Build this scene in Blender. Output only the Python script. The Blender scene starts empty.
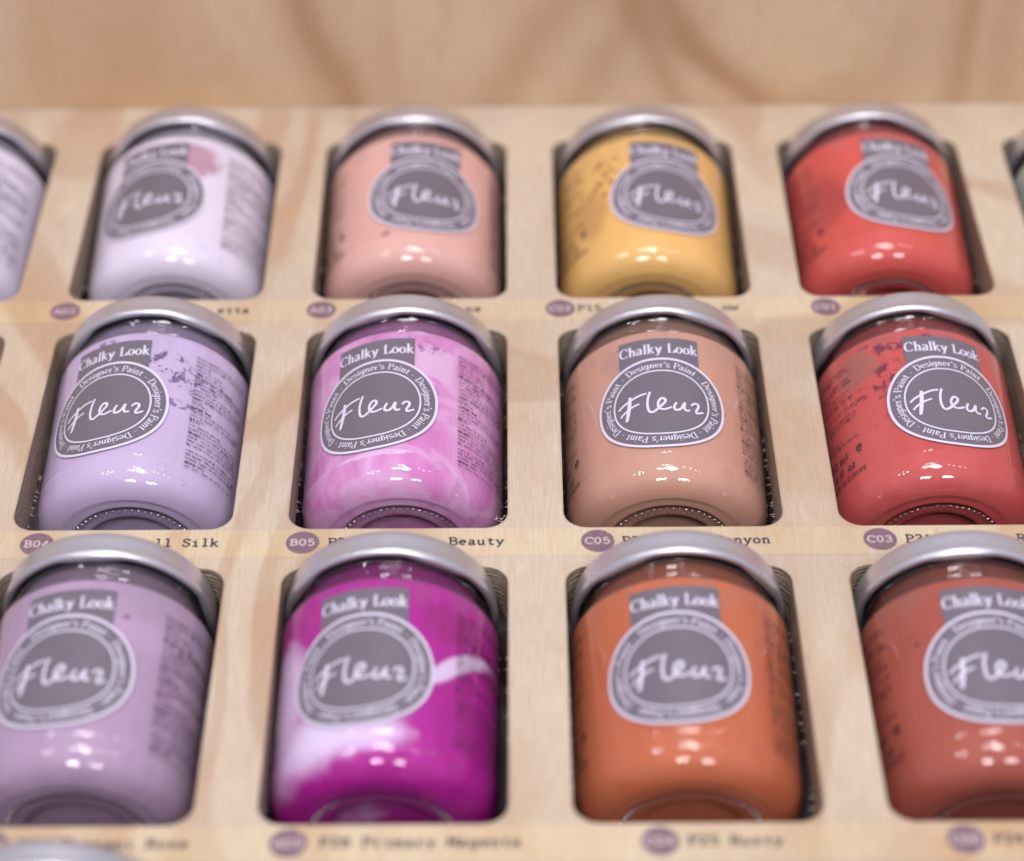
import bpy, math, random
from mathutils import Matrix, Vector
random.seed(7)
scene = bpy.context.scene
C = scene.collection
MM = 0.001
PI = math.pi
R = math.radians

# ------------------------------------------------------------------ camera
TH = R(38.6)                      # camera looks down this much on the board
cam_d = bpy.data.cameras.new('camera')
cam_d.sensor_width = 36.0
cam_d.lens = 2395.0 / 1024.0 * 36.0
cam_d.clip_start = 0.01
cam_d.clip_end = 50.0
cam_d.dof.use_dof = True
cam_d.dof.focus_distance = 0.722
cam_d.dof.aperture_fstop = 4.9
cam_d.dof.aperture_blades = 0
cam = bpy.data.objects.new('camera', cam_d)
C.objects.link(cam)
cam.matrix_world = (Matrix.Translation((0, 0, 0.462)) @ Matrix.Rotation(R(90) - TH, 4, 'X')
                    @ Matrix.Rotation(R(-0.35), 4, 'Z'))
scene.camera = cam

# ------------------------------------------------------------------ world: soft light of a bright shop interior
world = bpy.data.worlds.new('World')
scene.world = world
world.use_nodes = True
wn, wl = world.node_tree.nodes, world.node_tree.links
wn.clear()
w_out = wn.new('ShaderNodeOutputWorld')
w_bg = wn.new('ShaderNodeBackground')
w_tc = wn.new('ShaderNodeTexCoord')
w_sep = wn.new('ShaderNodeSeparateXYZ')
w_map = wn.new('ShaderNodeMapRange')
w_map.inputs['From Min'].default_value = -0.4
w_map.inputs['From Max'].default_value = 1.0
w_mix = wn.new('ShaderNodeMix')
w_mix.data_type = 'RGBA'
w_mix.inputs['A'].default_value = (0.74, 0.70, 0.82, 1)
w_mix.inputs['B'].default_value = (0.93, 0.90, 1.0, 1)
wl.new(w_tc.outputs['Generated'], w_sep.inputs[0])
wl.new(w_sep.outputs['Z'], w_map.inputs['Value'])
wl.new(w_map.outputs[0], w_mix.inputs['Factor'])
wl.new(w_mix.outputs['Result'], w_bg.inputs['Color'])
wl.new(w_bg.outputs[0], w_out.inputs[0])
w_bg.inputs['Strength'].default_value = 0.56

# ------------------------------------------------------------------ ceiling lamps of the shop, plus two added front fills
def lamp(loc, size, power, col=(1.0, 0.965, 0.985), size_y=None, target=(0.03, 0.52, 0)):
    d = bpy.data.lights.new('ceiling_or_fill_lamp', 'AREA')
    d.energy = power
    d.color = col
    d.shape = 'RECTANGLE' if size_y else 'DISK'
    d.size = size
    if size_y:
        d.size_y = size_y
    o = bpy.data.objects.new('ceiling_or_fill_lamp', d)
    C.objects.link(o)
    o.location = loc
    o.rotation_euler = (Vector(target) - Vector(loc)).to_track_quat('-Z', 'Y').to_euler()
    return o

lamp((0.13, 0.60, 2.0), 0.46, 11.0, size_y=0.34)
lamp((-0.30, -1.3, 2.1), 0.5, 26.0, size_y=0.4)  # added fill behind the camera, brightens the back wall and jar bases
lamp((0.75, -1.5, 2.1), 0.5, 22.0, size_y=0.4)  # second added front fill, for the same wall and bases
lamp((-0.22, 0.62, 2.0), 0.17, 2.6, size_y=0.26)
lamp((-0.12, 0.95, 2.05), 0.12, 1.0)
lamp((0.02, 0.97, 2.05), 0.12, 1.0)
for lx, ly in ((-0.90, 0.50), (-1.10, 0.66), (-1.12, 0.36), (-1.34, 0.52)):
    lamp((lx, ly, 2.0), 0.10, 1.3)
for k in range(4):
    lamp((0.62 + 0.22 * k, 0.78 - 0.05 * k, 2.05), 0.08, 0.55)

vs = scene.view_settings
vs.view_transform = 'Standard'
vs.look = 'None'
vs.exposure = 0.0
vs.gamma = 1.0
scene.cycles.max_bounces = 10
scene.cycles.transparent_max_bounces = 24
scene.cycles.caustics_reflective = False
scene.cycles.caustics_refractive = False

# ------------------------------------------------------------------ helpers: objects
def obj(name, mesh, mat=None, parent=None, smooth=True):
    o = bpy.data.objects.new(name, mesh)
    C.objects.link(o)
    if mat is not None and len(mesh.materials) == 0:
        mesh.materials.append(mat)
    if smooth:
        for p in mesh.polygons:
            p.use_smooth = True
    if parent is not None:
        o.parent = parent
    return o

def mesh_of(name, verts, faces):
    m = bpy.data.meshes.new(name)
    m.from_pydata(verts, [], faces)
    m.update()
    return m

def lathe(name, prof, n=96, wob=None):
    """profile of (radius, height) in mm turned round local Z"""
    v, f = [], []
    for i in range(n):
        a = 2 * PI * i / n
        ca, sa = math.cos(a), math.sin(a)
        for j, (r, z) in enumerate(prof):
            if wob:
                r, z = wob(a, j, r, z)
            v.append((r * ca * MM, r * sa * MM, z * MM))
    k = len(prof)
    for i in range(n):
        b = (i + 1) % n
        for j in range(k - 1):
            f.append((i * k + j, b * k + j, b * k + j + 1, i * k + j + 1))
    return mesh_of(name, v, f)

def box_mesh(name, x0, x1, y0, y1, z0, z1, bev=0.0):
    import bmesh
    bm = bmesh.new()
    bmesh.ops.create_cube(bm, size=1.0)
    for q in bm.verts:
        q.co = Vector(((x0 + x1) / 2 + q.co.x * (x1 - x0), (y0 + y1) / 2 + q.co.y * (y1 - y0),
                       (z0 + z1) / 2 + q.co.z * (z1 - z0))) * MM
    if bev:
        bmesh.ops.bevel(bm, geom=list(bm.edges), offset=bev * MM, segments=2, affect='EDGES')
    m = bpy.data.meshes.new(name)
    bm.to_mesh(m)
    bm.free()
    return m

# ------------------------------------------------------------------ helpers: materials
def new_mat(name):
    m = bpy.data.materials.new(name)
    m.use_nodes = True
    nt = m.node_tree
    return m, nt.nodes, nt.links, nt.nodes['Principled BSDF'], nt.nodes['Material Output']

def lin(c):
    return tuple((x / 255 / 12.92) if x / 255 <= 0.04045 else ((x / 255 + 0.055) / 1.055) ** 2.4 for x in c)

class NB:
    """small node-building helper"""
    def __init__(self, nodes, links):
        self.n, self.l = nodes, links
    def put(self, sock, val):
        if hasattr(val, 'is_linked'):
            self.l.new(val, sock)
        elif isinstance(val, (tuple, list)) and len(val) == 3 and sock.type == 'RGBA':
            sock.default_value = (*val, 1)
        else:
            sock.default_value = val
    def math(self, op, a, b=0.0, c=0.0, clamp=False):
        q = self.n.new('ShaderNodeMath')
        q.operation = op
        q.use_clamp = clamp
        for s, v in zip(q.inputs, (a, b, c)):
            self.put(s, v)
        return q.outputs[0]
    def mix(self, fac, a, b, mode='MIX'):
        q = self.n.new('ShaderNodeMix')
        q.data_type = 'RGBA'
        q.blend_type = mode
        self.put(q.inputs['Factor'], fac)
        self.put(q.inputs['A'], a)
        self.put(q.inputs['B'], b)
        return q.outputs['Result']
    def map(self, v, a, b, c=0.0, d=1.0, smooth=False):
        q = self.n.new('ShaderNodeMapRange')
        if smooth:
            q.interpolation_type = 'SMOOTHSTEP'
        for s, x in zip(q.inputs, (v, a, b, c, d)):
            self.put(s, x)
        return q.outputs[0]
    def coords(self, scale=(1, 1, 1), loc=(0, 0, 0)):
        t = self.n.new('ShaderNodeTexCoord')
        q = self.n.new('ShaderNodeMapping')
        self.l.new(t.outputs['Object'], q.inputs['Vector'])
        q.inputs['Scale'].default_value = scale
        q.inputs['Location'].default_value = loc
        return q.outputs[0]
    def noise(self, vec, scale=1.0, detail=4.0, rough=0.5, dist=0.0):
        q = self.n.new('ShaderNodeTexNoise')
        self.l.new(vec, q.inputs['Vector'])
        q.inputs['Scale'].default_value = scale
        q.inputs['Detail'].default_value = detail
        q.inputs['Roughness'].default_value = rough
        q.inputs['Distortion'].default_value = dist
        return q.outputs['Fac']
    def xyz(self, vec):
        q = self.n.new('ShaderNodeSeparateXYZ')
        self.l.new(vec, q.inputs[0])
        return q.outputs
    def bump(self, h, strength, dist, bsdf):
        q = self.n.new('ShaderNodeBump')
        q.inputs['Strength'].default_value = strength
        q.inputs['Distance'].default_value = dist
        self.l.new(h, q.inputs['Height'])
        self.l.new(q.outputs[0], bsdf.inputs['Normal'])

def wood_mat(name, pale, peach, grain='Y', off=(0, 0, 0), streaks=(), contrast=1.0):
    m, n, l, b, out = new_mat(name)
    k = NB(n, l)
    def sc(across, along):
        return (across, along, across * 0.3) if grain == 'Y' else (across, across * 0.3, along)
    big = k.noise(k.coords(sc(8, 4.0), off), 1, 2.0, 0.45, 0.9)
    rings = k.math('SINE', k.math('MULTIPLY', big, 34.0))
    fig = k.map(rings, 0.05, 0.85, 0, 1, True)
    patch = k.map(k.noise(k.coords(sc(22, 9), (3, 1, 5)), 1, 3, 0.55, 0.4), 0.42, 0.68, 0, 1, True)
    fac = k.math('MULTIPLY', k.math('ADD', k.math('MULTIPLY', fig, 0.55), k.math('MULTIPLY', patch, 0.5)), contrast, clamp=True)
    col = k.mix(fac, pale, peach)
    tint = k.map(k.noise(k.coords((13, 13, 13), (6, 3, 1)), 1, 3, 0.5, 0.5), 0.40, 0.66, 0, 0.55, True)   # greyer weathered areas
    col = k.mix(tint, col, tuple(q * f for q, f in zip(pale, (0.88, 0.89, 0.98))))
    for (x0, sl, cv, w, s) in streaks:          # single dark figure bands of this veneer
        o = k.xyz(k.coords())
        along = o['Z'] if grain == 'Z' else o['Y']
        wav = k.math('MULTIPLY', k.math('SUBTRACT', k.noise(k.coords(sc(10, 14), (x0, 0, 0)), 1, 2), 0.5), 0.02)
        cx = k.math('ADD', k.math('ADD', k.math('MULTIPLY', along, sl), k.math('MULTIPLY', k.math('MULTIPLY', along, along), cv)), x0)
        dx = k.math('DIVIDE', k.math('ADD', k.math('SUBTRACT', o['X'], cx), wav), w)
        g = k.math('MULTIPLY', k.math('POWER', 2.718, k.math('MULTIPLY', k.math('MULTIPLY', dx, dx), -1.0)), s, clamp=True)
        col = k.mix(g, col, tuple(c * f for c, f in zip(peach, (0.62, 0.5, 0.42))))
    fib = k.noise(k.coords(sc(1100, 90)), 1, 5, 0.7)
    col = k.mix(k.map(fib, 0.35, 0.7, 0.0, 0.42), col, tuple(c * f for c, f in zip(peach, (0.8, 0.72, 0.62))))
    pores = k.noise(k.coords(sc(520, 70), (9, 2, 4)), 1, 3, 0.65)
    pm = k.map(pores, 0.69, 0.76, 0, 0.45)
    col = k.mix(pm, col, tuple(c * 0.35 for c in peach))
    dust = k.map(k.noise(k.coords((420, 420, 420), (1, 7, 3)), 1, 2, 0.6), 0.73, 0.80, 0, 0.5)
    col = k.mix(dust, col, (0.75, 0.68, 0.62))
    l.new(col, b.inputs['Base Color'])
    b.inputs['Roughness'].default_value = 0.55
    b.inputs['Specular IOR Level'].default_value = 0.35
    k.bump(k.math('SUBTRACT', fib, k.math('MULTIPLY', pm, 1.5)), 0.25, 0.0002, b)
    return m

PALE, PEACH = lin((202, 188, 168)), lin((182, 154, 128))
M_board = wood_mat('birch_plywood', PALE, PEACH, contrast=1.2)
M_strip = wood_mat('varnished_plywood', lin((209, 193, 165)), lin((190, 160, 126)), contrast=1.1)
M_wall = wood_mat('pine_plywood', lin((222, 196, 164)), lin((204, 168, 131)), grain='Z', off=(4, 0, 2), contrast=0.8,
                  streaks=((-0.060, -0.30, 0, 0.0066, 0.62), (-0.063, -0.10, 0, 0.018, 0.2), (-0.150, 0.1, 0, 0.024, 0.2), (-0.006, 0.45, 2, 0.012, 0.42),
                           (0.024, 0.5, 0, 0.009, 0.36), (0.062, -0.55, 2.5, 0.0065, 0.45), (0.096, -1.5, 14, 0.009, 0.66), (0.115, -2.6, 20, 0.014, 0.25),
                           (0.165, 0.02, 0, 0.006, 0.45), (0.179, 0.02, 0, 0.007, 0.35), (-0.235, 0, 0, 0.018, 0.25)))

m, n, l, b, out = new_mat('router_cut_ply_edge')
k = NB(n, l)
o = k.xyz(k.coords())
wv = k.noise(k.coords((34, 34, 130)), 1, 4, 0.6)
ply = k.math('SINE', k.math('ADD', k.math('MULTIPLY', o['Z'], 4600.0), k.math('MULTIPLY', wv, 26.0)))
gr = k.noise(k.coords((900, 900, 500)), 1, 4, 0.7)
col = k.mix(k.map(ply, -0.3, 0.9), lin((150, 130, 112)), lin((198, 178, 156)))
col = k.mix(k.map(ply, 0.80, 1.0), col, lin((104, 86, 74)))
col = k.mix(k.map(gr, 0.5, 0.75, 0, 0.5), col, lin((110, 92, 80)))
l.new(col, b.inputs['Base Color'])
b.inputs['Roughness'].default_value = 0.9
k.bump(k.math('ADD', gr, ply), 0.5, 0.0005, b)
M_edge = m

def plain(name, c, rough=0.5, metal=0.0, spec=0.5, coat=0.0):
    m, n, l, b, out = new_mat(name)
    b.inputs['Base Color'].default_value = (*c, 1)
    b.inputs['Roughness'].default_value = rough
    b.inputs['Metallic'].default_value = metal
    b.inputs['Specular IOR Level'].default_value = spec
    b.inputs['Coat Weight'].default_value = coat
    return m

M_print = plain('printed_black_ink', lin((46, 40, 56)), 0.6)
M_badge_text = plain('pale_badge_print', lin((196, 178, 178)), 0.6)
M_splinter = plain('torn_wood_fibre', lin((222, 208, 190)), 0.8)
M_label_white = plain('label_white_print', lin((210, 204, 222)), 0.4)
M_small = plain('fine_black_print', lin((44, 34, 50)), 0.5)

m, n, l, b, out = new_mat('badge_mauve_print')
k = NB(n, l)
sp = k.noise(k.coords((900, 900, 900)), 1, 3, 0.7)
l.new(k.mix(k.map(sp, 0.35, 0.7), lin((112, 84, 98)), lin((134, 106, 118))), b.inputs['Base Color'])
b.inputs['Roughness'].default_value = 0.6
M_badge = m

m, n, l, b, out = new_mat('label_slate_violet')
k = NB(n, l)
sp = k.noise(k.coords((60, 60, 60)), 1, 3, 0.6)
l.new(k.mix(sp, lin((99, 92, 104)), lin((114, 106, 117))), b.inputs['Base Color'])
b.inputs['Roughness'].default_value = 0.32
b.inputs['Specular IOR Level'].default_value = 0.55
M_label = m

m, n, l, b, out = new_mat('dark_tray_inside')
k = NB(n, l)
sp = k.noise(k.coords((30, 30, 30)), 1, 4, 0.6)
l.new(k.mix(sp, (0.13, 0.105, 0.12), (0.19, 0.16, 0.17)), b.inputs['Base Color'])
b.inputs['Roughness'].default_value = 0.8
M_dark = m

m, n, l, b, out = new_mat('brushed_tin_lid')
k = NB(n, l)
sp = k.noise(k.coords((700, 700, 700)), 1, 3, 0.6)
bl = k.noise(k.coords((45, 45, 45)), 1, 3, 0.6)
l.new(k.mix(bl, (0.58, 0.57, 0.63), (0.66, 0.65, 0.71)), b.inputs['Base Color'])
b.inputs['Metallic'].default_value = 0.8
l.new(k.map(sp, 0.3, 0.7, 0.30, 0.40), b.inputs['Roughness'])
k.bump(k.math('ADD', k.math('MULTIPLY', bl, 0.6), k.math('MULTIPLY', sp, 0.1)), 0.25, 0.0004, b)
M_lid = m

def glass_mat(name, tint, f0=0.045):
    m = bpy.data.materials.new(name)
    m.use_nodes = True
    n, l = m.node_tree.nodes, m.node_tree.links
    n.clear()
    out = n.new('ShaderNodeOutputMaterial')
    tr = n.new('ShaderNodeBsdfTransparent')
    tr.inputs[0].default_value = (*tint, 1)
    gl = n.new('ShaderNodeBsdfGlossy')
    gl.inputs['Roughness'].default_value = 0.012
    mx = n.new('ShaderNodeMixShader')
    k = NB(n, l)
    geo = n.new('ShaderNodeNewGeometry')
    dot = n.new('ShaderNodeVectorMath')
    dot.operation = 'DOT_PRODUCT'
    l.new(geo.outputs['Normal'], dot.inputs[0])
    l.new(geo.outputs['Incoming'], dot.inputs[1])
    graz = k.math('SUBTRACT', 1.0, k.math('ABSOLUTE', dot.outputs['Value']), clamp=True)
    fres = k.math('ADD', f0, k.math('MULTIPLY', k.math('POWER', graz, 5.0), 1.0 - f0), clamp=True)   # same from both sides of the pane
    wav = k.noise(k.coords((90, 90, 60)), 1, 2, 0.5)
    bp = n.new('ShaderNodeBump')
    bp.inputs['Strength'].default_value = 0.2
    bp.inputs['Distance'].default_value = 0.0008
    l.new(wav, bp.inputs['Height'])
    l.new(bp.outputs[0], gl.inputs['Normal'])
    l.new(fres, mx.inputs[0])
    l.new(tr.outputs[0], mx.inputs[1])
    l.new(gl.outputs[0], mx.inputs[2])
    l.new(mx.outputs[0], out.inputs[0])
    return m
M_bead = glass_mat('moulded_glass_bead', (0.95, 0.945, 0.96), 0.20)
M_glass = glass_mat('clear_jar_glass', (0.95, 0.945, 0.96))

def paint_mat(name, c, patches=(), streak=0.25, streak_col=None, vein=0.0):
    """c: paint colour; patches: (x, z, rx, rz, colour, amount, edge, noise) in mm on the label side, x to the right"""
    m, n, l, b, out = new_mat(name)
    k = NB(n, l)
    base = lin(c)
    o = k.xyz(k.coords())
    sv = k.noise(k.coords((110, 110, 14), (base[0] * 9, base[1] * 7, 0)), 1, 4, 0.6, 0.5)
    cl = k.noise(k.coords((34, 34, 26), (base[2] * 9, 3, base[0])), 1, 3, 0.5, 0.4)
    sc_ = lin(streak_col) if streak_col else tuple(min(1, q * 1.12 + 0.03) for q in base)
    col = k.mix(k.map(sv, 0.40, 0.72, 0, streak * 1.6), base, sc_)
    col = k.mix(k.map(cl, 0.3, 0.7, 0.0, 0.35), col, tuple(q * 0.86 for q in base))
    if vein:                                     # thin pale swirls where the pigment has not mixed in
        vn = k.noise(k.coords((24, 24, 42), (1, 4, 2)), 1, 3, 0.5, 0.9)
        ln = k.map(k.math('ABSOLUTE', k.math('SUBTRACT', vn, 0.5)), 0.075, 0.004, 0, vein, True)
        col = k.mix(ln, col, sc_)
    # thin smeared film near the neck, flecks of dried paint
    film = k.noise(k.coords((60, 60, 30), (base[0] * 5, base[2] * 5, 2)), 1, 5, 0.65, 0.8)
    fm = k.math('MULTIPLY', k.map(o['Z'], 0.050, 0.064, 0, 1, True), k.map(film, 0.42, 0.62, 0, 0.5, True))
    col = k.mix(fm, col, tuple(q * 0.55 + 0.10 for q in base))
    fl = k.map(k.noise(k.coords((330, 330, 260), (base[1] * 8, 1, 1)), 1, 2, 0.5), 0.74, 0.78, 0, 0.5)
    col = k.mix(fl, col, tuple(q * 0.5 for q in base))
    neck = k.map(k.math('ADD', o['Z'], k.math('MULTIPLY', k.math('SUBTRACT', film, 0.5), 0.006)), 0.0645, 0.0662, 0, 0.88, True)  # paint darkened at the neck, standing in for dark headspace under the lid
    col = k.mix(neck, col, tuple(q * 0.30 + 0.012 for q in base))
    w1 = k.noise(k.coords((95, 95, 95), (base[1] * 11, 0, 5)), 1, 4, 0.6)
    w2 = k.noise(k.coords((95, 95, 95), (2, base[0] * 13, 8)), 1, 4, 0.6)
    for pt in patches:
        (px, pz, rx, rz, pc, amt, edge, nz), ang = pt[:8], (R(pt[8]) if len(pt) > 8 else 0.0)
        ux, uz = k.math('SUBTRACT', o['X'], px * MM), k.math('SUBTRACT', o['Z'], pz * MM)
        if ang:
            ca, sa = math.cos(ang), math.sin(ang)
            ux, uz = (k.math('ADD', k.math('MULTIPLY', ux, ca), k.math('MULTIPLY', uz, sa)),
                      k.math('SUBTRACT', k.math('MULTIPLY', uz, ca), k.math('MULTIPLY', ux, sa)))
        dx = k.math('ADD', k.math('MULTIPLY', ux, 1 / (rx * MM)), k.math('MULTIPLY', k.math('SUBTRACT', w1, 0.5), nz))
        dz = k.math('ADD', k.math('MULTIPLY', uz, 1 / (rz * MM)), k.math('MULTIPLY', k.math('SUBTRACT', w2, 0.5), nz))
        r2 = k.math('ADD', k.math('MULTIPLY', dx, dx), k.math('MULTIPLY', dz, dz))
        g = k.map(r2, 1.0, 1.0 - edge, 0, amt, True)
        if nz >= 2.5:                            # dried flakes: ragged islands instead of one patch
            isl = k.noise(k.coords((300, 300, 260), (px, pz, 3)), 1, 5, 0.62, 0.6)
            g = k.math('MULTIPLY', k.map(r2, 1.4, 0.5, 0, amt, True), k.map(isl, 0.50, 0.56, 0, 1, True))
        col = k.mix(g, col, lin(pc))
    l.new(col, b.inputs['Base Color'])
    b.inputs['Roughness'].default_value = 0.45
    b.inputs['Specular IOR Level'].default_value = 0.2
    return m

# ------------------------------------------------------------------ lettering: stroke-built glyphs (cap height 0.7)
def arc(cx, cy, rx, ry, a0, a1, n=9):
    return [(cx + rx * math.cos(R(a0 + (a1 - a0) * i / n)), cy + ry * math.sin(R(a0 + (a1 - a0) * i / n))) for i in range(n + 1)]

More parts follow.
